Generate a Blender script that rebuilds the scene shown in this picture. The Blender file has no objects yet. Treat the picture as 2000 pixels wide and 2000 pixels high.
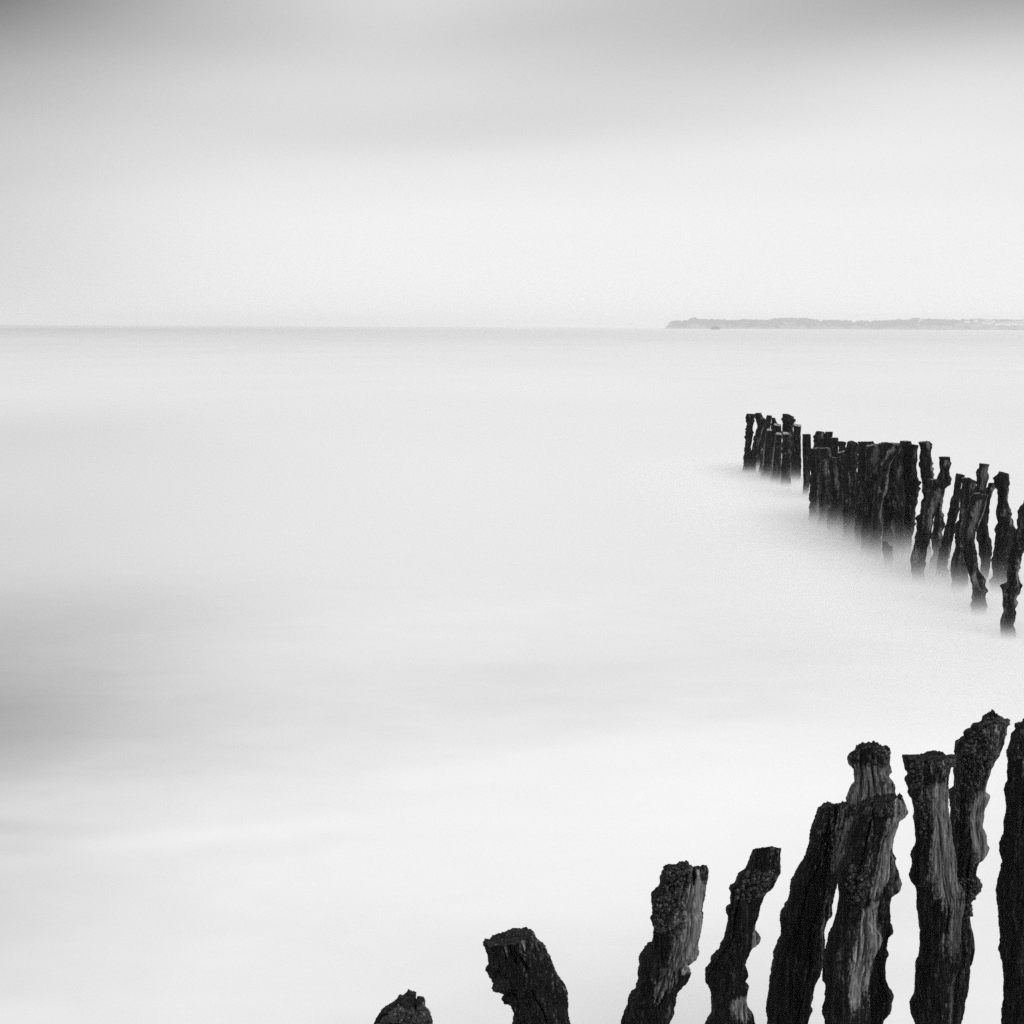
import bpy, bmesh, math, random
import numpy as np
from mathutils import Matrix, Vector

# ------------------------------------------------------------------ camera
scene = bpy.context.scene
COL = scene.collection
F = 2747.0                      # focal length in pixels of the 2000 px photograph
CAM_H = 6.5
PITCH = math.atan(362.5 / F)
ROLL = math.radians(0.256)
_r = np.array([1.0, 0, 0]); _u = np.array([0, math.sin(PITCH), math.cos(PITCH)])
FWD = np.array([0, math.cos(PITCH), -math.sin(PITCH)])
RGT = _r * math.cos(ROLL) + _u * math.sin(ROLL)
UPV = _u * math.cos(ROLL) - _r * math.sin(ROLL)
cam_data = bpy.data.cameras.new("camera")
cam_data.sensor_width = 36.0
cam_data.lens = 36.0 * F / 2000.0
cam_data.clip_start = 0.1
cam_data.clip_end = 60000.0
cam = bpy.data.objects.new("camera", cam_data)
COL.objects.link(cam)
m = Matrix.Identity(4)
for i in range(3):
    m[i][0] = RGT[i]; m[i][1] = UPV[i]; m[i][2] = -FWD[i]
m[2][3] = CAM_H
cam.matrix_world = m
scene.camera = cam

# ------------------------------------------------------------------ sky and sun (overcast, black and white)
SUN_EL, SUN_AZ = 46.0, 138.0    # azimuth clockwise from +Y: light from the right, behind the camera
world = bpy.data.worlds.new("World"); scene.world = world
world.use_nodes = True
wt = world.node_tree; wt.nodes.clear()
def N(tree, typ, **kw):
    n = tree.nodes.new(typ)
    for k, v in kw.items():
        if k.startswith("in_"):
            key = k[3:]
            n.inputs[int(key) if key.isdigit() else key].default_value = v
        else:
            setattr(n, k, v)
    return n
def LK(tree, a, b): tree.links.new(a, b)
def MATH(tree, op, a, b=None, c=None, clamp=False):
    n = tree.nodes.new("ShaderNodeMath"); n.operation = op; n.use_clamp = clamp
    for i, s in enumerate((a, b, c)):
        if s is None: continue
        if isinstance(s, (int, float)): n.inputs[i].default_value = s
        else: tree.links.new(s, n.inputs[i])
    return n.outputs[0]
def RAMP(tree, fac, stops, interp="EASE"):
    n = tree.nodes.new("ShaderNodeValToRGB"); cr = n.color_ramp; cr.interpolation = interp
    while len(cr.elements) < len(stops): cr.elements.new(0.5)
    for e, (p, v) in zip(cr.elements, stops):
        e.position = p; e.color = (v, v, v, 1)
    tree.links.new(fac, n.inputs[0])
    return n.outputs[0]
tc = N(wt, "ShaderNodeTexCoord")
sep = N(wt, "ShaderNodeSeparateXYZ"); LK(wt, tc.outputs["Generated"], sep.inputs[0])
az = MATH(wt, "ARCTAN2", sep.outputs[0], sep.outputs[1])
el = MATH(wt, "ARCSINE", sep.outputs[2])
comb = N(wt, "ShaderNodeCombineXYZ")
# streaks of long-exposure cloud, slightly tilted against the horizon
LK(wt, MATH(wt, "MULTIPLY", az, 1.5), comb.inputs[0])
LK(wt, MATH(wt, "ADD", MATH(wt, "MULTIPLY", el, 8.0), MATH(wt, "MULTIPLY", az, -0.9)), comb.inputs[1])
cn = N(wt, "ShaderNodeTexNoise", in_Scale=1.35, in_Detail=2.5, in_Roughness=0.45)
LK(wt, comb.outputs[0], cn.inputs["Vector"])
cloud_noise = cn.outputs["Fac"]
base = RAMP(wt, MATH(wt, "MULTIPLY", MATH(wt, "MAXIMUM", el, 0.0), 2.0 / math.pi),
            [(0.0, 0.84), (0.042, 0.82), (0.068, 0.775), (0.095, 0.69), (0.135, 0.58), (0.30, 0.62), (1.0, 0.66)])
def gauss(a0, e0, sa, se, slope=0.0):
    da = MATH(wt, "DIVIDE", MATH(wt, "SUBTRACT", az, math.radians(a0)), math.radians(sa))
    eo = MATH(wt, "SUBTRACT", el, MATH(wt, "ADD", MATH(wt, "MULTIPLY", MATH(wt, "SUBTRACT", az, math.radians(a0)), slope), math.radians(e0)))
    de = MATH(wt, "DIVIDE", eo, math.radians(se))
    s = MATH(wt, "ADD", MATH(wt, "MULTIPLY", da, da), MATH(wt, "MULTIPLY", de, de))
    return MATH(wt, "EXPONENT", MATH(wt, "MULTIPLY", s, -1.0))
CLOUDS = [(-24.5, 13.8, 11.0, 4.8, 0.06, -0.62), (22, 15.8, 13, 4.4, -0.03, -0.52), (-5, 13.6, 4.5, 3.0, 0, 0.10),
          (-5, 7.2, 10, 1.0, 0.07, -0.06), (6, 9.8, 13, 2.4, 0.05, -0.08), (-23, 3.0, 9, 7.0, 0, -0.27), (17, 9.2, 8, 2.2, 0.08, 0.09)]
tot = MATH(wt, "ADD", base, MATH(wt, "MULTIPLY", MATH(wt, "SUBTRACT", cloud_noise, 0.5),
           RAMP(wt, MATH(wt, "MULTIPLY", MATH(wt, "MAXIMUM", el, 0.0), 2.0 / math.pi), [(0, 0.05), (0.05, 0.08), (0.15, 0.20), (1.0, 0.30)])))
for a0, e0, sa, se, sl, amp in CLOUDS:
    tot = MATH(wt, "ADD", tot, MATH(wt, "MULTIPLY", gauss(a0, e0, sa, se, sl), amp))
tot = MATH(wt, "MAXIMUM", tot, 0.12)
sky = N(wt, "ShaderNodeTexSky"); sky.sky_type = "NISHITA"; sky.sun_disc = False
sky.sun_elevation = math.radians(SUN_EL); sky.sun_rotation = math.radians(SUN_AZ)
bw = N(wt, "ShaderNodeRGBToBW"); LK(wt, sky.outputs[0], bw.inputs[0])
bg1 = N(wt, "ShaderNodeBackground", in_Strength=0.10); LK(wt, bw.outputs[0], bg1.inputs[0])
bg2 = N(wt, "ShaderNodeBackground", in_Strength=1.0); LK(wt, tot, bg2.inputs[0])
mx = N(wt, "ShaderNodeMixShader", in_0=0.92)
LK(wt, bg1.outputs[0], mx.inputs[1]); LK(wt, bg2.outputs[0], mx.inputs[2])
wo = N(wt, "ShaderNodeOutputWorld"); LK(wt, mx.outputs[0], wo.inputs[0])

sd = bpy.data.lights.new("sun", "SUN"); sd.energy = 1.5; sd.angle = math.radians(32); sd.color = (1, 1, 1)
sun = bpy.data.objects.new("sun", sd); COL.objects.link(sun)
ea, aa = math.radians(SUN_EL), math.radians(SUN_AZ)
to_sun = Vector((math.sin(aa) * math.cos(ea), math.cos(aa) * math.cos(ea), math.sin(ea)))
sun.rotation_euler = to_sun.to_track_quat("Z", "Y").to_euler()
sun.location = (20, 0, 40)

vs = scene.view_settings
vs.view_transform = "Standard"; vs.look = "None"; vs.exposure = 0.16; vs.gamma = 1.0; vs.use_curve_mapping = False
scene.cycles.max_bounces = 6; scene.cycles.diffuse_bounces = 3; scene.cycles.glossy_bounces = 2
scene.cycles.volume_bounces = 5
scene.cycles.use_denoising = False

# ------------------------------------------------------------------ helpers
rng = np.random.default_rng(11)
_perm = rng.permutation(4096).astype(np.int64)
_grad = rng.normal(size=(4096, 3)); _grad /= np.linalg.norm(_grad, axis=1)[:, None]
_pts = rng.random((4096, 3))
def _hash(ix, iy, iz):
    return _perm[(_perm[(_perm[ix & 4095] + iy) & 4095] + iz) & 4095]
def noise3(p):
    """gradient noise, about -0.7..0.7"""
    i = np.floor(p).astype(np.int64); f = p - i
    w = f * f * f * (f * (f * 6 - 15) + 10)
    out = 0
    for dx in (0, 1):
        wx = w[:, 0] if dx else 1 - w[:, 0]
        for dy in (0, 1):
            wy = w[:, 1] if dy else 1 - w[:, 1]
            for dz in (0, 1):
                wz = w[:, 2] if dz else 1 - w[:, 2]
                g = _grad[_hash(i[:, 0] + dx, i[:, 1] + dy, i[:, 2] + dz)]
                d = (f[:, 0] - dx) * g[:, 0] + (f[:, 1] - dy) * g[:, 1] + (f[:, 2] - dz) * g[:, 2]
                out = out + wx * wy * wz * d
    return out
def fbm(p, oct=3, gain=0.5):
    s = 0; a = 1.0
    for k in range(oct):
        s = s + a * noise3(p * (2.03 ** k) + 17.3 * k); a *= gain
    return s
def lumps(p):
    """rounded cells: 1 at a cell's middle, 0 between cells"""
    i = np.floor(p).astype(np.int64); best = np.full(len(p), 9.0)
    for dx in (-1, 0, 1):
        for dy in (-1, 0, 1):
            for dz in (-1, 0, 1):
                c = i + np.array([dx, dy, dz])
                q = c + _pts[_hash(c[:, 0], c[:, 1], c[:, 2])]
                best = np.minimum(best, ((q - p) ** 2).sum(1))
    return np.clip(1 - best / 0.55, 0, 1)
def sstep(a, b, x):
    t = np.clip((x - a) / (b - a), 0, 1); return t * t * (3 - 2 * t)

def ray(x, y):
    return (x - 1000.0) / F * RGT + (1000.0 - y) / F * UPV + FWD
def at_depth(x, y, D):
    d = ray(x, y); return np.array([0, 0, CAM_H]) + d * (D / d[1])
def depth_on_water(x, y, z=0.05):
    d = ray(x, y); return (z - CAM_H) / d[2] * d[1]

def mesh_obj(name, verts, faces, mat, parent=None, smooth=True, attrs=None):
    me = bpy.data.meshes.new(name)
    verts = np.asarray(verts, dtype=np.float32)
    if isinstance(faces, np.ndarray):
        nf, k = faces.shape
        me.vertices.add(len(verts)); me.vertices.foreach_set("co", verts.ravel())
        me.loops.add(nf * k); me.loops.foreach_set("vertex_index", faces.astype(np.int32).ravel())
        me.polygons.add(nf)
        me.polygons.foreach_set("loop_start", np.arange(0, nf * k, k, dtype=np.int32))
        me.update(calc_edges=True)
    else:
        me.from_pydata([tuple(map(float, v)) for v in verts], [], faces)
    me.validate()
    me.polygons.foreach_set("use_smooth", np.full(len(me.polygons), smooth))
    for an, av in (attrs or {}).items():
        a = me.attributes.new(an, "FLOAT", "POINT"); a.data.foreach_set("value", np.asarray(av, dtype=np.float32))
    if mat: me.materials.append(mat)
    o = bpy.data.objects.new(name, me); COL.objects.link(o)
    if parent: o.parent = parent
    return o
def tag(o, label=None, cat=None, group=None, kind=None):
    for k, v in (("label", label), ("category", cat), ("group", group), ("kind", kind)):
        if v: o[k] = v
    return o

# ------------------------------------------------------------------ materials
def new_mat(name):
    mt = bpy.data.materials.new(name); mt.use_nodes = True
    t = mt.node_tree; t.nodes.clear()
    o = N(t, "ShaderNodeOutputMaterial"); b = N(t, "ShaderNodeBsdfPrincipled")
    LK(t, b.outputs[0], o.inputs[0])
    return mt, t, b, o
def wood_mat(name, dark, bare, grain_scale, speck=0.5, bump=0.5):
    mt, t, b, o = new_mat(name)
    tcn = N(t, "ShaderNodeTexCoord")
    mp = N(t, "ShaderNodeMapping"); mp.inputs["Scale"].default_value = (grain_scale, grain_scale, grain_scale * 0.036)
    LK(t, tcn.outputs["Object"], mp.inputs[0])
    warp = N(t, "ShaderNodeTexNoise", in_Scale=2.2, in_Detail=2.0); LK(t, tcn.outputs["Object"], warp.inputs["Vector"])
    vadd = N(t, "ShaderNodeVectorMath", operation="MULTIPLY_ADD"); LK(t, warp.outputs["Color"], vadd.inputs[0])
    vadd.inputs[1].default_value = (2.5, 2.5, 0.4); LK(t, mp.outputs[0], vadd.inputs[2])
    gr = N(t, "ShaderNodeTexNoise", in_Scale=1.0, in_Detail=5.0, in_Roughness=0.62); LK(t, vadd.outputs[0], gr.inputs["Vector"])
    pits = N(t, "ShaderNodeTexNoise", in_Scale=grain_scale * 1.1, in_Detail=4.0, in_Roughness=0.65); LK(t, tcn.outputs["Object"], pits.inputs["Vector"])
    at = N(t, "ShaderNodeAttribute", attribute_name="bare")
    # bare weathered wood and painted side light against black algae and tar
    edge = MATH(t, "ADD", at.outputs["Fac"], MATH(t, "MULTIPLY", MATH(t, "SUBTRACT", gr.outputs["Fac"], 0.5), 1.15))
    edge = MATH(t, "ADD", edge, MATH(t, "MULTIPLY", MATH(t, "SUBTRACT", pits.outputs["Fac"], 0.5), 0.9))
    mask = RAMP(t, edge, [(0.26, 0.0), (0.72, 1.0)])
    mpf = N(t, "ShaderNodeMapping"); mpf.inputs["Scale"].default_value = (grain_scale * 2.6, grain_scale * 2.6, grain_scale * 0.07); LK(t, tcn.outputs["Object"], mpf.inputs[0])
    vaf = N(t, "ShaderNodeVectorMath", operation="MULTIPLY_ADD"); LK(t, warp.outputs["Color"], vaf.inputs[0]); vaf.inputs[1].default_value = (6.5, 6.5, 0.4); LK(t, mpf.outputs[0], vaf.inputs[2])
    grf = N(t, "ShaderNodeTexNoise", in_Scale=1.0, in_Detail=3.0, in_Roughness=0.6); LK(t, vaf.outputs[0], grf.inputs["Vector"])
    both = MATH(t, "ADD", MATH(t, "MULTIPLY", gr.outputs["Fac"], 0.55), MATH(t, "MULTIPLY", grf.outputs["Fac"], 0.45))
    tone = RAMP(t, both, [(0.34, bare * 0.06), (0.47, bare * 0.55), (0.55, bare * 1.0), (0.68, bare * 1.9)], "LINEAR")
    mixn = MATH(t, "ADD", MATH(t, "MULTIPLY", both, 0.72), MATH(t, "MULTIPLY", pits.outputs["Fac"], 0.28))
    dk = RAMP(t, mixn, [(0.38, dark * 0.3), (0.49, dark), (0.56, dark * 5.0), (0.64, dark * 16)], "LINEAR")
    mixc = N(t, "ShaderNodeMix", data_type="RGBA"); LK(t, mask, mixc.inputs[0]); LK(t, dk, mixc.inputs[6]); LK(t, tone, mixc.inputs[7])
    # tiny pale barnacle shells
    vo = N(t, "ShaderNodeTexVoronoi", in_Scale=48.0); LK(t, tcn.outputs["Object"], vo.inputs["Vector"])
    spn = N(t, "ShaderNodeTexNoise", in_Scale=9.0, in_Detail=2.0); LK(t, tcn.outputs["Object"], spn.inputs["Vector"])
    sp = MATH(t, "MULTIPLY", MATH(t, "LESS_THAN", vo.outputs["Distance"], 0.13), MATH(t, "GREATER_THAN", spn.outputs["Fac"], 0.66))
    sp = MATH(t, "MULTIPLY", sp, speck)
    mix2 = N(t, "ShaderNodeMix", data_type="RGBA"); LK(t, sp, mix2.inputs[0]); LK(t, mixc.outputs[2], mix2.inputs[6]); mix2.inputs[7].default_value = (0.28, 0.28, 0.28, 1)
    LK(t, mix2.outputs[2], b.inputs["Base Color"])
    LK(t, RAMP(t, pits.outputs["Fac"], [(0.3, 0.5), (0.7, 0.9)]), b.inputs["Roughness"])
    b.inputs["Specular IOR Level"].default_value = 0.10
    hsum = MATH(t, "ADD", both, MATH(t, "MULTIPLY", pits.outputs["Fac"], 0.6))
    bm_ = N(t, "ShaderNodeBump", in_Strength=bump, in_Distance=0.012); LK(t, hsum, bm_.inputs["Height"]); LK(t, bm_.outputs[0], b.inputs["Normal"])
    return mt
M_WOOD = wood_mat("weathered_wood", 0.0028, 0.165, 34.0, bump=0.8)
M_TOP = wood_mat("sawn_end_grain", 0.005, 0.05, 26.0, speck=0.6, bump=1.0)
M_FAR = wood_mat("groyne_wood", 0.0034, 0.115, 9.0, speck=0.0, bump=1.0)
M_FARTOP = wood_mat("groyne_end_grain", 0.05, 0.34, 12.0, speck=0.0)
def crust_mat():
    mt, t, b, o = new_mat("barnacle_shell")
    tcn = N(t, "ShaderNodeTexCoord")
    n1 = N(t, "ShaderNodeTexNoise", in_Scale=40.0, in_Detail=4.0, in_Roughness=0.7); LK(t, tcn.outputs["Object"], n1.inputs["Vector"])
    LK(t, RAMP(t, n1.outputs["Fac"], [(0.38, 0.002), (0.54, 0.010), (0.64, 0.06), (0.74, 0.36)]), b.inputs["Base Color"])  # palest end of the ramp paints small wet glints into the shell colour
    b.inputs["Roughness"].default_value = 0.42; b.inputs["Specular IOR Level"].default_value = 0.4
    bm_ = N(t, "ShaderNodeBump", in_Strength=0.6, in_Distance=0.006); LK(t, n1.outputs["Fac"], bm_.inputs["Height"]); LK(t, bm_.outputs[0], b.inputs["Normal"])
    return mt
M_CRUST = crust_mat()
def plain_mat(name, lo, hi, scale, rough=0.9):
    mt, t, b, o = new_mat(name)
    tcn = N(t, "ShaderNodeTexCoord")
    n1 = N(t, "ShaderNodeTexNoise", in_Scale=scale, in_Detail=5.0, in_Roughness=0.6); LK(t, tcn.outputs["Object"], n1.inputs["Vector"])
    LK(t, RAMP(t, n1.outputs["Fac"], [(0.3, lo), (0.7, hi)]), b.inputs["Base Color"])
    b.inputs["Roughness"].default_value = rough; b.inputs["Specular IOR Level"].default_value = 0.2
    return mt
M_LAND = plain_mat("headland_scrub", 0.12, 0.34, 0.012)
M_TREES = plain_mat("far_foliage", 0.06, 0.15, 0.02)
M_ROCK = plain_mat("islet_rock", 0.06, 0.12, 0.1)
M_HWALL = plain_mat("rendered_wall", 0.72, 0.84, 0.2)
M_HROOF = plain_mat("slate_roof", 0.10, 0.18, 0.3)

# ------------------------------------------------------------------ sea
def water_mat():
    mt, t, b, o = new_mat("sea_water")
    geo = N(t, "ShaderNodeNewGeometry")
    sp = N(t, "ShaderNodeSeparateXYZ"); LK(t, geo.outputs["Position"], sp.inputs[0])
    X, Y = sp.outputs[0], sp.outputs[1]
    def noise(sx, sy, det, off=0.0):
        c = N(t, "ShaderNodeCombineXYZ"); LK(t, MATH(t, "MULTIPLY", X, sx), c.inputs[0]); LK(t, MATH(t, "MULTIPLY", Y, sy), c.inputs[1]); c.inputs[2].default_value = off
        n = N(t, "ShaderNodeTexNoise", in_Scale=1.0, in_Detail=det, in_Roughness=0.5, in_Distortion=0.6); LK(t, c.outputs[0], n.inputs["Vector"])
        return n.outputs["Fac"]
    def spot(x0, y0, sx, sy, sl=0.0):
        dx = MATH(t, "SUBTRACT", X, x0)
        a = MATH(t, "DIVIDE", dx, sx)
        bb = MATH(t, "DIVIDE", MATH(t, "SUBTRACT", MATH(t, "SUBTRACT", Y, y0), MATH(t, "MULTIPLY", dx, sl)), sy)
        return MATH(t, "EXPONENT", MATH(t, "MULTIPLY", MATH(t, "ADD", MATH(t, "MULTIPLY", a, a), MATH(t, "MULTIPLY", bb, bb)), -1.0))
    # drifting foam, lighter and darker spots, and the groyne's dark reflection painted in
    nearf = N(t, "ShaderNodeMapRange", interpolation_type="SMOOTHSTEP"); LK(t, Y, nearf.inputs[0])
    nearf.inputs[1].default_value = 48; nearf.inputs[2].default_value = 18
    foam_and_reflection = MATH(t, "ADD", 0.835, MATH(t, "MULTIPLY", nearf.outputs[0], MATH(t, "MULTIPLY", MATH(t, "SUBTRACT", noise(0.16, 0.20, 2.0, 3.1), 0.5), 0.08)))
    foam_and_reflection = MATH(t, "ADD", foam_and_reflection, MATH(t, "MULTIPLY", nearf.outputs[0], MATH(t, "MULTIPLY", MATH(t, "SUBTRACT", noise(0.6, 0.9, 4.0, 7.7), 0.5), 0.11)))
    foam_and_reflection = MATH(t, "ADD", foam_and_reflection, MATH(t, "MULTIPLY", MATH(t, "SUBTRACT", noise(0.03, 0.02, 1.0, 1.3), 0.5), 0.08))
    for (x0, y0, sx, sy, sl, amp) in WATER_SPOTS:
        foam_and_reflection = MATH(t, "ADD", foam_and_reflection, MATH(t, "MULTIPLY", spot(x0, y0, sx, sy, sl), amp))
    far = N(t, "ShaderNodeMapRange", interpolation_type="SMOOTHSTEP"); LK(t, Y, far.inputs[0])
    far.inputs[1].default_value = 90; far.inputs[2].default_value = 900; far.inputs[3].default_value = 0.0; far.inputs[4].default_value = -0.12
    foam_and_reflection = MATH(t, "ADD", foam_and_reflection, far.outputs[0])
    LK(t, RAMP(t, foam_and_reflection, [(0.0, 0.10), (0.5, 0.52), (0.85, 0.86), (1.0, 0.93)], "LINEAR"), b.inputs["Base Color"])
    b.inputs["Roughness"].default_value = 0.55
    b.inputs["Specular IOR Level"].default_value = 0.35
    return mt
def _on_water(px, py):
    D_ = depth_on_water(px, py, 0.0); q_ = at_depth(px, py, D_); return float(q_[0]), float(q_[1])
PAINTED_REFLECTION = [(*_on_water(1725, 1092), 1.35, 2.4, 0.0, -0.30), (*_on_water(1890, 1130), 1.4, 2.0, 0.0, -0.10)]   # dark reflection of the groyne painted into the water at its foot
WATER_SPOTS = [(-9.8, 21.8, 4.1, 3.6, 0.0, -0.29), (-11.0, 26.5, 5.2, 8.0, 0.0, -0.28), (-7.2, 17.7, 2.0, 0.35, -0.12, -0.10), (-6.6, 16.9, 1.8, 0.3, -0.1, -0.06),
               (-6.9, 14.5, 2.2, 2.0, 0.0, -0.20), (-17, 36, 7, 15, 0.0, -0.12), (0.8, 20.6, 5.0, 0.9, 0.42, 0.05), (-4.2, 17.2, 2.6, 0.45, 0.32, 0.06), (3.8, 19.0, 5.5, 2.6, 0.40, 0.15), (0.0, 24.8, 6.0, 2.8, 0.45, -0.07), (-34, 62, 20, 45, 0.0, -0.16), (-150, 330, 110, 260, 0.0, -0.05), (-700, 1700, 600, 1500, 0.0, -0.16), (-3000, 7000, 2800, 5500, 0.0, -0.34)] + PAINTED_REFLECTION
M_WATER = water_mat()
# one sheet, finer near the shore, out to the sea horizon
rr = np.array([0, 6, 12, 20, 35, 60, 100, 180, 320, 600, 1200, 2500, 5000, 10500, 16000.0])
NA = 96
wv = [(0, 0, 0)]; wf = []
for k, r in enumerate(rr[1:]):
    for a in range(NA):
        an = 2 * math.pi * a / NA; wv.append((r * math.cos(an), r * math.sin(an), 0))
for a in range(NA): wf.append((0, 1 + a, 1 + (a + 1) % NA))
for k in range(len(rr) - 2):
    for a in range(NA):
        b0 = 1 + k * NA; c0 = b0 + NA; a2 = (a + 1) % NA
        wf.append((b0 + a, c0 + a, c0 + a2, b0 + a2))
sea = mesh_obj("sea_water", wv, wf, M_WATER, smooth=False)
tag(sea, "pale milky sea smoothed by a long exposure", kind="structure")

# ------------------------------------------------------------------ stakes
def zoom(ox, oy, s):
    return lambda pts: [(ox + x / s, oy + y / s) for x, y in pts]
Z1 = zoom(1640, 1360, 5.3667); Z2 = zoom(1640, 1640, 5.3667); Z3 = zoom(1340, 1540, 4.2)
Z4 = zoom(1180, 1640, 5.0842); Z5 = zoom(700, 1760, 4.2)
A = zoom(1440, 790, 11.364); B = zoom(1560, 830, 11.364); C = zoom(1680, 850, 7.728); E = zoom(1780, 870, 5.086)

def make_post(name, label, cat, group, Lp, Rp, D=None, near=True, square=None, bare=(), crust=(), slots=(), top_rough=1.0,
              seed=0, cracks=4, knots=(), splinter=0.0, dfac=1.0, back=0.0, bare0=0.0):
    rs = np.random.default_rng(seed + 100)
    if D is None:
        D = depth_on_water((Lp[-1][0] + Rp[-1][0]) / 2, max(Lp[-1][1], Rp[-1][1]))
    L3 = np.array([at_depth(x, y, D) for x, y in Lp]); R3 = np.array([at_depth(x, y, D) for x, y in Rp])
    L3 = L3[:, [0, 2]]; R3 = R3[:, [0, 2]]
    L3[0, 1] += 0.45 * abs(back) - 0.012 * near; R3[0, 1] += 0.45 * abs(back) - 0.012 * near
    # keep each side running downwards
    for q in (L3, R3):
        for i in range(1, len(q)): q[i, 1] = min(q[i, 1], q[i - 1, 1] - 0.003)
    T = 900
    ts = np.linspace(0, 1, T)
    def resample(q):
        t = (q[0, 1] - q[:, 1]) / (q[0, 1] - q[-1, 1])
        return np.stack([np.interp(ts, t, q[:, 0]), np.interp(ts, t, q[:, 1])], 1)
    Lr, Rr = resample(L3), resample(R3)
    width = np.median(np.linalg.norm(Rr - Lr, axis=1)); H = (Lr[0, 1] + Rr[0, 1] - Lr[-1, 1] - Rr[-1, 1]) / 2
    def smooth(q, sig):
        k = max(1, int(sig * T)); x = np.arange(-3 * k, 3 * k + 1); w = np.exp(-0.5 * (x / k) ** 2); w /= w.sum()
        out = np.empty_like(q)
        for c in range(q.shape[1]):
            pad = np.concatenate([2 * q[0, c] - q[1:3 * k + 1, c][::-1], q[:, c], 2 * q[-1, c] - q[-3 * k - 1:-1, c][::-1]])
            out[:, c] = np.convolve(pad, w, "valid")
        return out
    sg = min(0.30, 0.55 * width / H)
    Ls, Rs = smooth(Lr, sg * 0.5), smooth(Rr, sg * 0.5)
    # a touch of rounding on the traced edge itself
    Lr, Rr = smooth(Lr, 0.0025), smooth(Rr, 0.0025)
    # columns round the stem: front half denser
    if near: nf_, nb_, rows, erows = 150, 50, 440, 26
    else: nf_, nb_, rows, erows = 34, 14, 130, 8
    th = np.concatenate([np.linspace(math.pi, 2 * math.pi, nf_, endpoint=False), np.linspace(0, math.pi, nb_, endpoint=False)])
    NC = len(th)
    if square is None:
        ph = rs.uniform(0, 6.28, 3)
        rad = 1 + 0.05 * np.cos(2 * th + ph[0]) + 0.05 * np.cos(3 * th + ph[1]) + 0.03 * np.cos(5 * th + ph[2])
        cu, cv = np.cos(th) * rad, np.sin(th) * rad
    else:
        al = math.radians(square); d = th - al
        k = 1 / np.maximum(np.abs(np.cos(d)), np.abs(np.sin(d)))
        k = np.minimum(k, 1.30)
        cu, cv = np.cos(th) * k, np.sin(th) * k
    cu = np.where(cu > 0, cu / cu.max(), cu / -cu.min()); cv = cv / np.abs(cv).max()
    # ragged top: a height for every sideways position, the same front and back
    wpx = 0.5 * width / H
    def tp(u):
        j = noise3(np.stack([u * 2.2 + seed * 3.1, np.zeros_like(u), np.zeros_like(u)], 1)) * 0.30 + noise3(np.stack([u * 7.0, np.full_like(u, seed * 1.7), np.zeros_like(u)], 1)) * 0.16
        o = (0.06 + j) * wpx * top_rough
        if splinter:
            o = o + splinter * np.abs(noise3(np.stack([u * 5.5 + 9.1, np.full_like(u, seed + 0.5), np.zeros_like(u)], 1)))
        for u0, wd, dp in slots: o = o + dp * np.exp(-((u - u0) / wd) ** 4)
        return np.maximum(o, 0)
    tpc = tp(cu) + (back * (cv + 1) / 2 if back >= 0 else -back * (1 - cv) / 2) / H
    S = np.linspace(0, 1, rows) ** 1.03
    tt = tpc[None, :] + (1 - tpc[None, :]) * S[:, None]              # rows x cols
    def samp(q, c): return np.interp(tt.ravel(), ts, q[:, c]).reshape(tt.shape)
    lsx, lsz, rsx, rsz = samp(Ls, 0), samp(Ls, 1), samp(Rs, 0), samp(Rs, 1)
    lx, lz, rx, rz = samp(Lr, 0), samp(Lr, 1), samp(Rr, 0), samp(Rr, 1)
    cx, cz = (lsx + rsx) / 2, (lsz + rsz) / 2; ax, az_ = (rsx - lsx) / 2, (rsz - lsz) / 2
    ra = np.hypot(ax, az_)
    wl = np.clip(-cu, 0, 1)[None, :] ** 3; wr = np.clip(cu, 0, 1)[None, :] ** 3
    gk = 1.08 if near else 1.15
    PX = cx + ax * cu + gk * (wl * (lx - lsx) + wr * (rx - rsx))
    PZ = cz + az_ * cu + (wl * (lz - lsz) + wr * (rz - rsz))
    wob = np.interp(tt.ravel(), np.linspace(0, 1, 7), rs.uniform(-0.25, 0.25, 7)).reshape(tt.shape) * width * 0.5
    rdep = 0.5 * width * 0.45 + ra * 0.5
    PY = rdep * cv[None, :] * dfac + (wob if square is None else 0)
    # part under the frame / under the water, down to the sea bed
    zb = -0.7
    c_end = np.array([cx[-1].mean(), cz[-1].mean()]); i0 = int(T * 0.75)
    cen = (Ls + Rs) / 2; sl = (cen[-1, 0] - cen[i0, 0]) / max(1e-3, cen[i0, 1] - cen[-1, 1]); sl = float(np.clip(sl, -0.2, 0.2))
    ex, ey, ez = [], [], []
    for k in range(1, erows + 1):
        f = k / erows; dz = f * (c_end[1] - zb)
        g = 1 + 0.12 * f
        mxx = PX[-1].mean()
        ex.append(mxx + (PX[-1] - mxx) * g + sl * dz); ey.append(PY[-1] * g); ez.append(PZ[-1] + (zb - PZ[-1]) * f)
    PX = np.vstack([PX, ex]); PY = np.vstack([PY, ey]); PZ = np.vstack([PZ, ez])
    ttx = np.vstack([tt, 1 + np.repeat(np.linspace(0.02, 0.6, erows)[:, None], NC, 1)])
    RT = PX.shape[0]
    # outward directions
    nx = np.repeat((cu / np.hypot(cu, cv))[None, :], RT, 0); ny = np.repeat((cv / np.hypot(cu, cv))[None, :], RT, 0)
    U = np.repeat(cu[None, :], RT, 0); V = np.repeat(cv[None, :], RT, 0); TH = np.repeat(th[None, :], RT, 0)
    P = np.stack([PX.ravel() + seed * 1.37, PY.ravel() + seed * 0.7, PZ.ravel()], 1)
    q = width / 0.34 if near else width / 0.34
    disp = np.zeros(P.shape[0]); Uf, Tf, Vf, THf = U.ravel(), ttx.ravel(), V.ravel(), TH.ravel()
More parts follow.
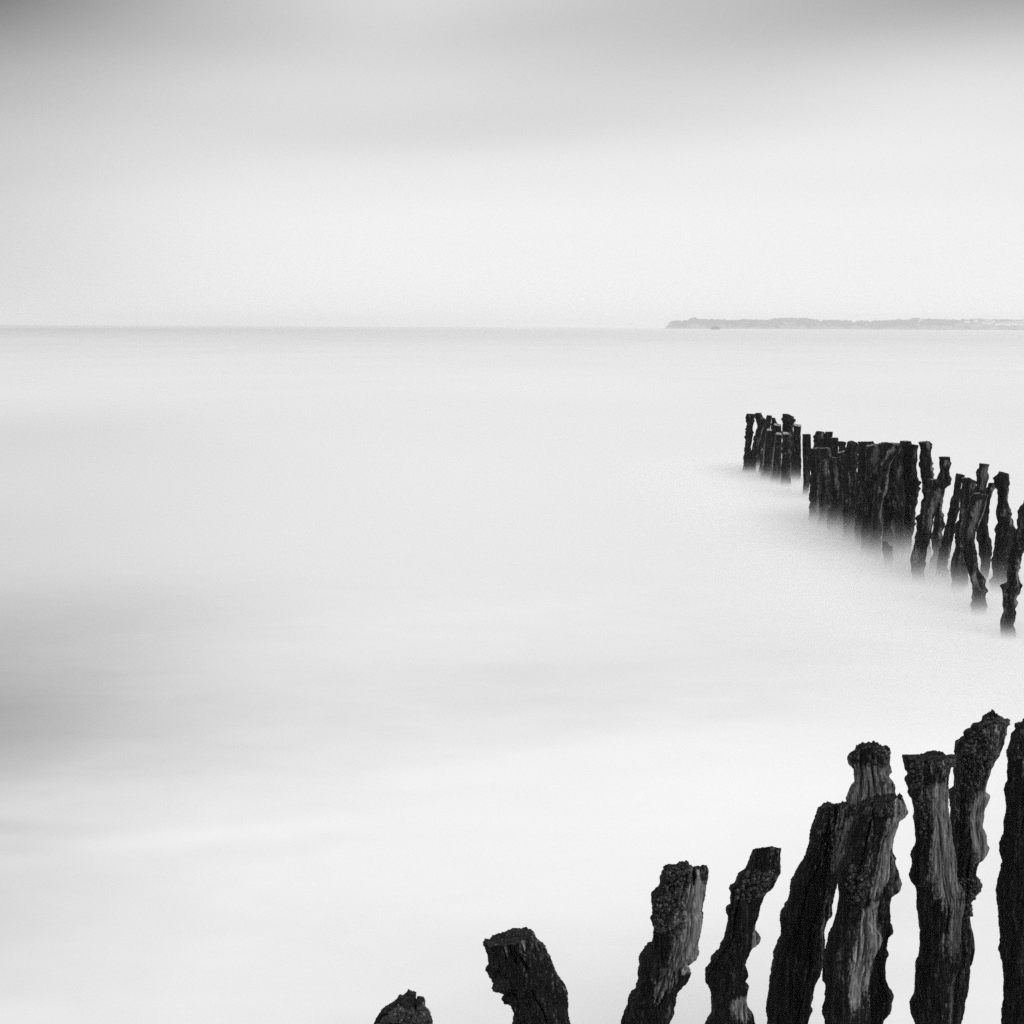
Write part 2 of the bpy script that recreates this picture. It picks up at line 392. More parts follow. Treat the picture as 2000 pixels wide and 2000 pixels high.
    # bare grey wood and painted-in side light: (u centre, u half width, t0, t1, strength)
    bare_lit = (0.35 + bare0 - 0.32 * np.clip(Tf, 0, 1) + 0.16 * Uf) + 0.30 * noise3(P * np.array([5, 5, 1.6]) + 70) if near else 0.14 + 0.06 * Uf + 0.42 * noise3(P * np.array([3.2, 3.2, 1.8]) + 70)  # side light painted in: paler right, darker left; also wet and darker downwards
    wobn = noise3(P * np.array([3, 3, 1.3])) * 0.5
    if not near and square is None:
        bare = list(bare) + [(rs.uniform(-0.6, 0.9), rs.uniform(0.2, 0.6), t_, t_ + rs.uniform(0.1, 0.3), rs.uniform(0.35, 0.8)) for t_ in rs.uniform(-0.1, 0.7, 2)]
    for (u0, uw, t0, t1, st) in bare:
        mk = np.exp(-((Uf + wobn * 0.5 - u0) / (uw * (1.5 if near else 1.2))) ** 2) * sstep(t0 - 0.04, t0 + 0.06, Tf + wobn * 0.12) * (1 - sstep(t1 - 0.1, t1 + 0.08, Tf + wobn * 0.15)) * (Vf < 0.3)
        bare_lit = np.maximum(bare_lit, mk * st)
    cm = np.zeros(P.shape[0])
    for (u0, uw, t0, t1, st) in crust:
        mk = sstep(1.25, 0.7, np.abs(Uf - u0) / uw + wobn * 0.5) * sstep(t0 - 0.02, t0 + 0.01, Tf) * (1 - sstep(t1 - 0.05, t1 + 0.03, Tf + wobn * 0.1))
        cm = np.maximum(cm, mk * st)
    if near:
        warp = np.stack([noise3(P * 3.1), noise3(P * 3.1 + 31), np.zeros(len(P))], 1) * 0.10
        Pg = P + warp
        g1 = fbm(Pg * np.array([34, 34, 1.9]), 3); ridge = 1 - np.abs(g1) * 2.2
        disp += 0.010 * ridge * (1 - 0.6 * cm)
        g2 = 1 - np.abs(fbm(Pg * np.array([13, 13, 1.1]) + 5.0, 2)) * 2.4
        ef = 1 - 0.75 * np.abs(Uf) ** 5
        disp += 0.021 * g2 * ef
        disp += 0.014 * noise3(P * np.array([6.5, 6.5, 3.5]) + 7) * ef
        disp += 0.014 * fbm(P * np.array([17, 17, 9]) + 11, 3, 0.6) * (1 - 0.55 * np.clip(bare_lit, 0, 1)) * ef
        rough = sstep(-0.1, 0.35, noise3(P * np.array([5, 5, 3]) + 40)) * (1 - np.clip(bare_lit * 1.3, 0, 1))
        wgt = np.maximum(rough * 0.45, cm); ii = np.where((wgt > 0.02) & (Vf < 0.6))[0]
        disp[ii] += (0.013 * lumps(P[ii] * 21) + 0.022 * lumps(P[ii] * 9.5 + 3)) * wgt[ii]
        disp += 0.006 * fbm(P * 55, 2)
        for k in range(cracks + 3 * len(bare)):
            if bare and k >= 3:
                z_ = bare[k % len(bare)]
                uu = float(np.clip(rs.normal(z_[0], z_[1] * 0.6), -0.93, 0.93)); t0c = 2 * math.pi - math.acos(uu)
                tA = z_[2] + rs.uniform(-0.1, 0.3) * (z_[3] - z_[2]); tB = tA + rs.uniform(0.3, 0.9) * (z_[3] - z_[2]) + 0.08
            else:
                t0c = rs.uniform(math.pi * 1.08, math.pi * 1.92); tA = rs.uniform(-0.25, 0.6); tB = tA + rs.uniform(0.25, 0.7)
            cw = rs.uniform(0.005, 0.0095)
            tq = np.linspace(-0.2, 1.7, 400); zq = np.zeros_like(tq)
            pq = t0c + 0.32 * noise3(np.stack([tq * 3 + k * 9.1, zq + seed, zq], 1)) + 0.05 * noise3(np.stack([tq * 16 + k, zq, zq], 1))
            path = np.interp(Tf, tq, pq)
            dd = np.abs(THf - path) * width * 0.5
            disp -= 0.045 * np.exp(-(dd / cw) ** 2) * sstep(tA, tA + 0.07, Tf) * (1 - sstep(tB - 0.12, tB, Tf))
    else:
        s = 1.0 if square is None else 0.35
        disp += s * 0.045 * noise3(P * np.array([5, 5, 3.2]))
        disp += s * 0.036 * fbm(P * np.array([11, 11, 7]) + 4, 2)
        disp += s * 0.012 * (1 - np.abs(fbm(P * np.array([14, 14, 1.2]), 2)) * 2.2)
        disp += s * 0.060 * lumps(P * np.array([7, 7, 5.5])) * sstep(-0.1, 0.3, noise3(P * 2.3 + 20))
    for (u0, t0, r_, h_) in knots:   # stubs of sawn branches standing off the front face
        i = np.argmin((Uf - u0) ** 2 + ((Tf - t0) * H / width * 2) ** 2 + (Vf > 0) * 9)
        dd = np.sqrt(((P - P[i]) ** 2).sum(1))
        disp += h_ * np.exp(-(dd / r_) ** 3) - 0.25 * h_ * np.exp(-((dd - 1.5 * r_) / (0.4 * r_)) ** 2)
    disp -= disp.mean()
    disp *= np.clip(q, 0.6, 1.3)
    PXd = PX.ravel() + nx.ravel() * disp; PYd = PY.ravel() + ny.ravel() * disp
    PZd = PZ.ravel().copy()
    base_x = float(PXd[-NC:].mean()); org = np.array([base_x, D, 0.0])
    V3 = np.stack([PXd - base_x, PYd, PZd], 1)
    idx = np.arange(RT * NC).reshape(RT, NC)
    nxt = np.roll(idx, -1, axis=1)
    faces = np.stack([idx[:-1], idx[1:], nxt[1:], nxt[:-1]], -1).reshape(-1, 4)
    o = mesh_obj(name, V3, faces, M_WOOD if near else M_FAR, attrs={"bare": bare_lit})
    o.location = org
    tag(o, label, cat, group)
    # sawn top: rows of chords from the front rim to the back rim
    rim = V3[:NC]
    order = np.argsort(cu[:nf_]); front = np.arange(nf_)[order]
    fu = cu[front]
    bidx = np.arange(nf_, NC); bo = bidx[np.argsort(cu[bidx])]
    bx = np.stack([np.interp(fu, cu[bo], rim[bo, c]) for c in range(3)], 1)
    fx = rim[front]
    mrow = 26 if near else 8
    w = np.linspace(0, 1, mrow)[:, None, None]
    cap = fx[None] * (1 - w) + bx[None] * w
    bulge = np.sin(np.linspace(0, math.pi, mrow))[:, None] ** 0.5
    edge = np.sqrt(np.clip(1 - fu ** 2, 0, 1))[None, :]
    cp = cap.reshape(-1, 3) + np.array([seed * 1.3, 0, 0])
    hh = (0.05 * noise3(cp * 10) + 0.022 * fbm(cp * 38, 2) + (0.024 * lumps(cp * 30) if near else 0)) * (1 if square is None else 0.3) * np.clip(top_rough, 0.3, 1.5)
    cap[:, :, 2] += hh.reshape(mrow, -1) * bulge * edge + 0.003
    nfu = len(fu); ci = np.arange(mrow * nfu).reshape(mrow, nfu)
    cf = np.stack([ci[:-1, :-1], ci[:-1, 1:], ci[1:, 1:], ci[1:, :-1]], -1).reshape(-1, 4)
    top = mesh_obj("sawn_top", cap.reshape(-1, 3), cf, M_TOP if near else M_FARTOP, parent=o,
                   attrs={"bare": np.full(mrow * nfu, 0.25 if near else (0.9 if square is not None else 0.35))})
    # crust of shells: a real coat of small uneven cones
    if near and crust:
        cand = np.where((cm > 0.35) & (Vf < 0.2) & (np.abs(Uf) < 0.84))[0]
        if len(cand):
            n = min(len(cand), int(40 + 420 * len(cand) / 12000))
            pick = rs.choice(cand, size=n, replace=False)
            cv_, cf_ = [], []
            for i in pick:
                c0 = V3[i]; nn = np.array([nx.ravel()[i], ny.ravel()[i], rs.uniform(-0.1, 0.25)]); nn /= np.linalg.norm(nn)
                t1 = np.cross(nn, [0, 0, 1.0]); t1 /= np.linalg.norm(t1); t2 = np.cross(nn, t1)
                r_ = 0.005 + 0.015 * rs.random() ** 2; h_ = r_ * rs.uniform(0.5, 1.5); b0 = len(cv_); K = 7
                jit = rs.uniform(0.75, 1.2, (3, K))
                for lev, (rr_, hh_) in enumerate(((1.0, -0.3), (0.85, 0.55), (0.45, 1.0))):
                    for a in range(K):
                        an = 2 * math.pi * a / K
                        cv_.append(c0 + (t1 * math.cos(an) + t2 * math.sin(an)) * r_ * rr_ * jit[lev, a] + nn * h_ * hh_ * jit[lev, (a + 2) % K])
                cv_.append(c0 + nn * h_ * 0.75)
                for lev in range(2):
                    for a in range(K):
                        cf_.append((b0 + lev * K + a, b0 + lev * K + (a + 1) % K, b0 + (lev + 1) * K + (a + 1) % K, b0 + (lev + 1) * K + a))
                for a in range(K): cf_.append((b0 + 2 * K + a, b0 + 2 * K + (a + 1) % K, b0 + 3 * K))
            cr = mesh_obj("barnacle_crust", cv_, cf_, M_CRUST, parent=o, smooth=True)
            cr["kind"] = "stuff"
    return o

NEAR = "gnarled stakes of the near row"
FARG = "stakes of the far breakwater"
def near_post(label, L, R, D, **kw):
    return make_post("wooden_stake", label, "stake", NEAR, L, R, D, True, **kw)
def far_post(label, L, R, **kw):
    nm = "square_pile" if kw.get("square") is not None else "wooden_stake"
    return make_post(nm, label, "pile" if nm == "square_pile" else "stake", FARG, L, R, kw.pop("D", None), False, **kw)

near_post("low splintered stake top peeping over the bottom edge, leftmost of the near row",
    Z5([(322,785),(300,840),(250,862),(235,895),(195,902),(165,945),(130,1005),(60,1200)]),
    Z5([(525,800),(540,830),(545,855),(530,890),(572,915),(588,965),(602,1005),(650,1200)]), 8.6,
    seed=1, splinter=0.02, slots=[(0.48,0.09,0.09)], crust=[(0,1.2,0,0.8,0.45)], cracks=7, top_rough=0.6)
near_post("thick black stake leaning left with a slanted sawn top at the bottom edge",
    Z5([(1035,322),(1012,370),(1045,460),(1065,545),(1042,585),(1068,640),(1112,690),(1108,735),(1140,762),(1182,768),(1240,850),(1275,910),(1275,955),(1260,1005),(1240,1200)]),
    Z5([(1410,222),(1445,270),(1490,350),(1548,400),(1560,450),(1585,490),(1610,570),(1650,660),(1690,710),(1718,745),(1722,800),(1728,940),(1740,1005),(1790,1200)]), 8.9,
    seed=2, back=0.06, cracks=6, top_rough=0.7, bare=[(0.1,0.4,0,0.2,0.3)], bare0=-0.16, knots=[(-0.62,0.36,0.05,0.06),(-0.6,0.5,0.035,0.05),(0.75,0.62,0.04,0.03)])
near_post("leaning stake with a slit top, barnacles on its left and pale grain on its right",
    Z4([(600,250),(605,330),(575,420),(535,490),(495,540),(468,640),(490,690),(470,740),(480,810),(505,850),(475,885),(480,960),(460,1030),(452,1068),(388,1074),(340,1140),(345,1220),(325,1300),(330,1370),(315,1470),(308,1540),(240,1552),(225,1600),(225,1690),(200,1720),(170,1800),(150,1880),(120,2000)]),
    Z4([(1010,245),(1042,300),(1040,370),(1000,560),(967,670),(980,690),(955,850),(925,1000),(938,1080),(915,1150),(885,1165),(825,1235),(865,1300),(832,1385),(785,1420),(735,1480),(720,1560),(722,1610),(700,1660),(700,1710),(660,1770),(625,1830),(600,2000)]), 9.4,
    seed=3, back=0.11, slots=[(0.32,0.05,0.095)], crust=[(-0.55,0.65,0,0.36,1.0)], bare=[(0.45,0.42,0.08,0.55,1.0),(0.05,0.3,0.4,0.75,0.6)], knots=[(0.55,0.55,0.04,0.05)])
near_post("slender crooked black stake with a flat top and knobs along its right side",
    Z3([(540,472),(535,530),(510,600),(470,685),(430,720),(395,790),(352,815),(370,850),(365,900),(372,950),(368,978),(328,990),(335,1030),(350,1060),(345,1120),(330,1190),(300,1270),(262,1345),(200,1400),(185,1450),(150,1480),(155,1580),(190,1640),(205,1700),(208,1860),(160,1920),(140,2010)]),
    Z3([(785,468),(770,530),(772,600),(780,680),(745,740),(715,810),(690,828),(650,865),(648,885),(625,960),(600,1060),(570,1110),(572,1175),(600,1200),(618,1240),(600,1275),(540,1310),(505,1390),(480,1440),(500,1480),(515,1530),(500,1558),(468,1575),(466,1605),(490,1612),(520,1618),(510,1660),(500,1760),(520,1820),(560,1870),(572,1932),(585,2010)]), 9.8,
    seed=4, bare0=-0.10, back=0.13, bare=[(0.85,0.22,0.42,0.56,0.8),(0.55,0.4,0.76,0.9,0.95),(0.2,0.7,0.0,0.08,0.45)], top_rough=0.5, crust=[(-0.2,0.8,0.12,0.3,0.5)])
near_post("broad black stake leaning right, merging with the stake in front of it",
    Z3([(1090,120),(1075,200),(1050,280),(1020,340),(1010,430),(990,540),(960,600),(920,650),(885,710),(853,770),(860,830),(858,890),(840,950),(800,1030),(768,1062),(782,1130),(780,1220),(750,1300),(712,1380),(720,1440),(710,1510),(690,1560),(680,1640),(668,1720),(655,1800),(665,1870),(675,1900),(650,2010)]),
    Z3([(1420,118),(1400,250),(1340,450),(1285,600),(1250,690),(1220,830),(1200,940),(1205,1050),(1165,1100),(1140,1160),(1140,1230),(1130,1400),(1095,1540),(1060,1600),(1040,1680),(1025,1785),(1042,1805),(1020,1850),(1000,1900),(970,2010)]), 10.1,
    seed=5, bare0=-0.06, back=0.11, bare=[(0.55,0.45,0.03,0.28,0.8),(0.6,0.35,0.3,0.6,0.4),(-0.3,0.3,0,0.2,0.35)], cracks=6, slots=[(-0.35,0.03,0.02)])
near_post("stout stake with a ragged flared top and pale sinuous grain, foremost of its clump",
    Z3([(1425,115),(1390,280),(1355,420),(1325,510),(1310,575),(1270,620),(1255,700),(1245,750),(1258,850),(1250,950),(1230,1060),(1205,1150),(1160,1230),(1130,1350),(1105,1480),(1110,1540),(1140,1590),(1140,1690),(1100,1820),(1130,1880),(1135,2010)]),
    Z1([(650,1000),(655,1050),(690,1130),(720,1215),(695,1255),(650,1270),(615,1320),(600,1400),(560,1520),(530,1600)]) +
    Z2([(520,180),(500,330),(470,430),(440,480),(410,580),(390,680),(385,780),(400,850),(430,920),(455,960),(440,1030),(400,1100),(360,1180),(330,1300),(300,1380),(295,1500),(300,1650),(305,1800),(330,2000)]), 9.6,
    seed=6, back=0.07, bare=[(0.6,0.35,0.08,0.42,1.0),(0.35,0.4,0.42,0.85,0.95)], crust=[(-0.4,0.7,0.0,0.05,0.8),(-0.6,0.5,0.26,0.4,0.8)], top_rough=1.3, cracks=6)
near_post("upright stake with deep vertical cracks in its rounded top, rising behind the clump",
    Z1([(180,505),(168,575),(105,600),(72,660),(100,720),(140,760),(150,830),(155,910),(120,930),(85,1000),(65,1060),(80,1300),(110,1600),(140,1930)]) + Z2([(160,900),(170,1400),(180,2000)]),
    Z1([(500,510),(528,560),(520,680),(540,770),(500,800),(520,850),(580,915),(570,960),(590,1010),(560,1300),(530,1560)]) +
    Z2([(535,110),(575,150),(555,180),(580,270),(610,300),(615,350),(645,430),(625,515),(560,525),(525,550),(520,650),(520,760),(510,860),(570,920),(570,950),(515,1000),(490,1060),(485,1130),(515,1185),(480,1230),(465,1330),(465,1420),(490,1480),(505,1560),(540,1570),(560,1600),(535,1680),(530,1780),(460,1850),(400,2000)]), 10.8,
    seed=7, back=0.04, bare=[(-0.1,0.8,0.02,0.24,0.95)], cracks=9, crust=[(0.5,0.5,0.0,0.05,0.6)], knots=[(0.35,0.1,0.035,0.03)])
near_post("tall upright pillar-like stake with a flat crusted top and pale grain down its middle",
    Z1([(690,605),(660,650),(685,700),(690,760),(715,800),(690,880),(720,950),(725,1020),(760,1080),(775,1200),(785,1380),(785,1500),(770,1590),(735,1640),(750,1700),(765,1760),(735,1830),(725,1890)]) +
    Z2([(740,420),(785,470),(810,560),(810,740),(830,800),(845,950),(860,1130),(850,1270),(805,1340),(800,1420),(805,1560),(790,1650),(745,1720),(750,1820),(810,2000)]),
    Z1([(1195,595),(1215,640),(1195,690),(1165,700),(1140,790),(1130,900),(1125,1050),(1130,1180),(1150,1270),(1165,1400),(1170,1500),(1190,1600),(1215,1720),(1220,1850)]) +
    Z2([(1240,430),(1285,500),(1330,560),(1320,680),(1300,780),(1280,880),(1270,1000),(1290,1160),(1290,1220),(1250,1320),(1215,1430),(1200,1520),(1195,1650),(1190,1800),(1165,2000)]), 10.0,
    seed=8, back=0.03, bare=[(0.4,0.5,0.09,0.55,1.0),(0.6,0.4,0.5,0.75,0.8),(0.7,0.25,0.75,1.0,0.55)], crust=[(0,1.3,0,0.045,1.0),(-0.8,0.3,0.0,0.3,0.6)], cracks=6, slots=[(-0.24,0.03,0.02)], top_rough=0.7)
near_post("tall knobbly stake with a lumpy barnacled head, leaning right behind the flat-topped pillar stake",
    Z1([(1545,172),(1525,220),(1500,285),(1400,295),(1385,320),(1400,345),(1340,362),(1325,390),(1330,430),(1290,450),(1240,480),(1225,560),(1222,640),(1215,720),(1210,850),(1208,970),(1140,988),(1135,1020),(1155,1100),(1165,1200),(1150,1300),(1140,1500)]) + Z2([(1150,200),(1150,430),(1120,900),(1130,1300),(1050,2000)]),
    Z1([(1640,195),(1740,240),(1770,270),(1755,340),(1765,410),(1730,440),(1740,480),(1705,560),(1690,610),(1630,690),(1590,800),(1555,900),(1535,1000),(1588,1045),(1555,1130),(1530,1160),(1500,1360),(1545,1450),(1550,1550),(1575,1580),(1545,1660),(1510,1690),(1455,1710),(1430,1780),(1425,1850)]) +
    Z2([(1435,370),(1465,430),(1495,460),(1475,510),(1420,550),(1375,640),(1370,710),(1390,750),(1360,780),(1380,900),(1415,1010),(1425,1150),(1400,1280),(1370,1330),(1375,1400),(1365,1590),(1350,1640),(1315,1680),(1325,1760),(1310,1850),(1270,2000)]), 11.0,
    seed=9, bare=[(0.45,0.55,0.2,0.42,1.0),(0.5,0.5,0.08,0.15,0.5)], crust=[(-0.5,0.9,0,0.2,1.0),(0,1.3,0,0.05,1.0),(0,1.2,0.5,0.62,0.9)], cracks=5, top_rough=1.5)
near_post("dark thick stake cut off by the picture's right edge, rightmost of the near row",
    Z1([(1860,285),(1855,370),(1800,500),(1765,600),(1770,690),(1745,770),(1750,880),(1718,970),(1740,1090),(1760,1190),(1745,1320),(1740,1470),(1685,1550),(1680,1650),(1710,1740),(1680,1830),(1645,1890)]) +
    Z2([(1640,450),(1630,540),(1655,640),(1675,750),(1685,900),(1695,1050),(1675,1180),(1710,1320),(1715,1450),(1710,1600),(1715,1700),(1700,1800),(1710,2000)]),
    Z1([(2180,265),(2190,500),(2220,800),(2200,1200),(2240,1600)]) + Z2([(2230,400),(2200,900),(2220,1400),(2200,2000)]), 9.7,
    seed=10, bare=[(-0.2,0.5,0.03,0.2,0.35)], crust=[(-0.2,1.0,0,0.12,0.5)], cracks=6, bare0=-0.14)

# ---- far breakwater, from its seaward end to the right edge
far_post("thin upright stake with small spurs, at the seaward tip of the far breakwater",
    A([(215,205),(205,270),(195,300),(210,340),(200,400),(210,440),(190,520),(160,545),(185,580),(180,680),(145,715),(165,780),(165,900),(155,1010),(135,1025),(148,1050),(130,1200),(128,1350),(115,1430),(110,1520)]),
    A([(380,210),(385,300),(360,420),(350,520),(355,640),(350,680),(335,720),(325,850),(310,950),(303,1060),(318,1200),(318,1350),(300,1520)]), seed=21, top_rough=0.3)
far_post("blunt-headed stake leaning left behind the seaward tip's second stake",
    A([(385,190),(385,290),(410,350),(440,440),(455,520),(450,700),(430,900),(400,1200),(380,1440)]),
    A([(530,185),(550,230),(575,290),(605,320),(615,400),(600,600),(560,900),(520,1200),(490,1440)]), seed=22, top_rough=0.3)
far_post("bare stake leaning right, second from the far breakwater's seaward tip",
    A([(500,310),(475,380),(460,450),(440,520),(410,560),(395,650),(370,760),(345,860),(325,960),(303,1060),(285,1300),(270,1530)]),
    A([(600,305),(620,350),(600,420),(560,600),(530,690),(520,780),(490,880),(480,960),(460,1100),(440,1220),(420,1350),(400,1530)]), seed=23)
far_post("slim stake with one thorn-like spur, just left of the smooth square piles",
    A([(650,240),(640,340),(620,400),(590,560),(555,680),(550,830),(540,885),(502,915),(545,945),(560,1000),(550,1100),(520,1220),(490,1400),(460,1560)]),
    A([(760,245),(755,300),(740,500),(700,700),(660,1000),(600,1300),(560,1560)]), seed=24, top_rough=0.2)
far_post("short-headed stake with a sloping shoulder, behind the leftmost square pile",
    A([(760,297),(755,400),(740,700),(700,1480)]), A([(845,292),(870,370),(890,430),(880,700),(850,1480)]), seed=25, top_rough=0.2)
far_post("leftmost smooth square pile, with a pale top and pale left edge",
    A([(640,560),(620,680),(600,840),(570,1060),(545,1300),(520,1500),(505,1660)]), A([(775,560),(790,700),(770,1000),(760,1300),(760,1680)]), seed=26, back=-0.09, bare=[(-0.95,0.22,0.0,1.0,1.0)], square=62, top_rough=0.1)  # paler strip down the left edge
far_post("smooth square pile standing a head higher behind the leftmost square pile",
    A([(800,445),(800,600),(790,900),(770,1300),(750,1670)]), A([(980,450),(985,600),(990,1000),(985,1670)]), seed=27, back=-0.09, square=70, top_rough=0.1)
far_post("low smooth square pile with pale flat top and left edge, foremost of the square piles",
    A([(838,645),(830,700),(800,950),(770,1200),(745,1450),(720,1730)]), A([(1000,645),(995,800),(980,1200),(960,1750)]), seed=28, back=-0.09, bare=[(-0.95,0.22,0.0,1.0,1.0)], square=66, top_rough=0.1)  # left edge coloured paler than the front face
far_post("low smooth square pile right of the foremost one, its flat top level with it",
    A([(1005,640),(998,900),(970,1400),(950,1800)]), A([(1160,632),(1165,900),(1175,1300),(1205,1810)]), seed=29, back=-0.09, square=80, top_rough=0.1)
far_post("stake with a hat-like head and side spurs standing above the square piles",
    A([(1025,205),(1020,300),(980,330),(1015,370),(1000,440),(990,540),(990,800),(980,1660)]),
    A([(1110,208),(1180,232),(1260,275),(1235,310),(1285,325),(1280,385),(1230,400),(1235,440),(1235,700),(1240,1660)]), seed=30, top_rough=0.3)
far_post("tall smooth square pile with a horizontal groove, at the right of the square piles",
    A([(1238,445),(1240,700),(1215,1200),(1180,1700)]), A([(1425,470),(1415,600),(1420,900),(1425,1300),(1420,1700)]), seed=31, back=-0.09, square=80, top_rough=0.1)
far_post("single smooth pile standing in a narrow gap right of the square piles",
    B([(72,205),(75,400),(80,700),(90,1000),(100,1300),(90,1450),(75,1580)]), B([(265,200),(275,400),(280,520),(270,800),(260,1100),(230,1350),(210,1580)]), seed=32, square=82, top_rough=0.15)
far_post("broad stake with a chipped pale head at the seaward end of the dense dark wall",
    B([(395,135),(360,235),(355,290),(340,420),(330,530),(300,1000),(280,1700)]), B([(560,148),(590,260),(600,500),(560,1700)]), seed=33, top_rough=0.4, bare=[(0.2,0.6,0.0,0.08,1.0)])
far_post("square-cut stake with a level top next to the chipped pale head",
    B([(575,150),(580,400),(580,1700)]), B([(770,150),(760,260),(740,600),(740,1710)]), seed=34, square=75, top_rough=0.15)
far_post("stepped-down square-cut stake right of the level-topped one in the dense wall",
    B([(690,280),(700,600),(700,1740)]), B([(885,280),(880,500),(870,1740)]), seed=35, square=70, top_rough=0.2)
far_post("stubby rough stake before the V-shaped dip in the dense wall's skyline",
    B([(885,360),(880,800),(880,1760)]), B([(1000,365),(1045,390),(1035,480),(1040,1760)]), seed=36)
far_post("front stake with a side spur, at the left foot of the dense dark wall",
    B([(285,520),(245,620),(230,750),(165,820),(225,880),(245,1000),(250,1130),(240,1380),(215,1640),(240,1720),(210,1830),(215,2170)]), B([(480,505),(500,800),(490,1300),(470,2170)]), seed=37, top_rough=0.6)
far_post("low front stake beneath the chipped pale head in the dense wall",
    B([(460,515),(470,900),(470,1300),(420,2260)]), B([(720,505),(740,560),(700,700),(680,900),(690,1400),(660,2260)]), seed=38, top_rough=0.8)
far_post("shortest front stake of the dense wall, with a pale slanting cut top",
    B([(710,712),(665,820),(680,1000),(690,1300),(640,2370)]), B([(860,722),(900,800),(930,900),(950,1300),(930,2370)]), seed=39, top_rough=0.5, bare=[(0.1,0.4,0.08,0.45,0.9)])
far_post("low stake under the V-shaped dip in the dense wall's skyline",
    B([(860,620),(850,900),(900,1300),(910,2420)]), B([(1050,560),(1030,800),(1040,1300),(1090,2420)]), seed=40, top_rough=1.2)
far_post("broad black stake with a peaked top just right of the V-shaped dip",
    B([(1090,365),(1065,480),(1010,560),(1030,700),(980,830),(960,1200),(980,1700),(980,2540)]), B([(1200,350),(1260,375),(1300,395),(1310,700),(1280,1200),(1280,2540)]), seed=41, top_rough=0.8)
far_post("dome-topped black stake in the middle of the dense wall",
    B([(1300,375),(1320,440),(1300,800),(1270,1400),(1240,2680)]), B([(1530,365),(1520,700),(1500,1300),(1510,2680)]), seed=42, top_rough=0.5)
far_post("back-row stake showing only its dark head, left of the pale-faced stake",
    B([(1535,370),(1540,900),(1520,2300)]), B([(1660,362),(1700,420),(1700,900),(1710,2300)]), seed=43, top_rough=0.4)
far_post("front stake with a pale vertically grained face in the middle of the dense wall",
    B([(1480,470),(1480,700),(1500,900),(1440,1300),(1400,2000),(1370,2840)]), B([(1810,405),(1800,560),(1770,700),(1800,830),(1770,900),(1760,1050),(1720,1400),(1690,2000),(1700,2840)]), seed=44, bare=[(0.4,0.6,0.0,0.28,1.0)], top_rough=0.6)
far_post("back-row stake with a level top right of the pale-faced stake",
    C([(270,118),(260,500),(200,1620)]), C([(430,102),(450,500),(420,1620)]), seed=45, top_rough=0.3)
far_post("back-row stake with a level top behind the limb-like leaning stake",
    C([(425,112),(400,500),(310,1800)]), C([(620,125),(640,500),(670,1800)]), seed=46, top_rough=0.3)
far_post("limb-like stake leaning strongly right across the dense wall, with a pale edge",
    C([(510,135),(400,240),(370,340),(320,430),(280,540),(260,700),(230,870),(190,1100),(120,1830)]),
    C([(600,140),(645,180),(610,250),(540,290),(480,420),(440,520),(440,700),(395,780),(350,960),(330,1100),(310,1830)]), seed=47, bare=[(0.8,0.3,0.0,0.7,0.8),(-0.9,0.2,0,0.2,0.6)])
far_post("highest flat-headed stake near the right end of the dense wall",
    C([(605,90),(600,300),(590,500),(560,700),(500,1740)]), C([(770,88),(790,120),(780,500),(740,1740)]), seed=48, top_rough=0.3)
far_post("stake with three thorny spurs, ending the dense wall on the right",
    C([(740,130),(720,600),(660,1770)]), C([(885,152),(860,280),(850,450),(850,620),(875,685),(915,700),(880,770),(920,800),(870,860),(855,1000),(845,1090),(830,1140),(845,1170),(830,1310),(860,1335),(820,1370),(790,1560),(755,1770)]), seed=49, top_rough=0.5)
far_post("broken stump jutting from the mist below the dense wall",
    C([(350,1590),(330,1720),(345,1800),(350,1950)]), C([(410,1590),(435,1660),(490,1680),(495,1750),(485,1950)]), seed=50, splinter=0.12, top_rough=1.0)
far_post("tall free-standing stake with a knobbed head, first right of the dense wall",
    C([(885,105),(905,140),(900,250),(895,410),(885,460),(905,560),(920,640),(940,780),(930,850),(950,940),(920,1010),(910,1060),(930,1090),(900,1200),(880,1500),(865,1850)]),
    C([(1040,88),(1080,130),(1060,210),(1055,300),(1085,390),(1100,430),(1080,470),(1110,500),(1090,540),(1105,600),(1100,650),(1090,900),(1060,1300),(1050,1850)]), seed=51, bare=[(0.75,0.3,0.1,0.3,0.9)])
far_post("stake with a narrow crown above a bulging knot, behind the front leaning stake",
    E([(275,115),(275,170),(285,220),(290,260),(265,290),(250,330),(250,400),(240,550),(230,700),(200,900),(205,1000),(215,1080),(185,1150),(190,1230)]),
    E([(385,112),(385,165),(395,178),(385,220),(378,265),(400,330),(380,390),(340,415),(330,480),(310,560),(300,640),(325,690),(320,740),(335,780),(320,830),(300,860),(310,900),(290,1000),(280,1230)]), seed=52, bare=[(0.1,0.6,0.02,0.13,0.8)], top_rough=0.3)
far_post("front stake leaning right with a slanted top, just before the dense wall's right end",
    E([(180,335),(160,450),(140,560),(100,600),(90,680),(60,720),(50,830),(25,960),(5,1080),(0,1200),(15,1325)]),
    E([(245,332),(325,370),(290,480),(260,580),(235,680),(200,800),(180,920),(155,1030),(140,1150),(125,1250),(120,1335)]), seed=53, bare=[(0.4,0.35,0.05,0.5,0.9)])
far_post("smooth-sided stake leaning right, in the middle of the free-standing stakes",
    E([(440,275),(425,380),(415,500),(380,560),(370,650),(355,680),(355,760),(335,810),(320,900),(280,1050),(260,1150),(240,1290)]),
    E([(530,292),(500,360),(490,500),(475,620),(450,730),(430,850),(410,950),(390,1060),(365,1150),(355,1220),(370,1250),(355,1300)]), seed=54)
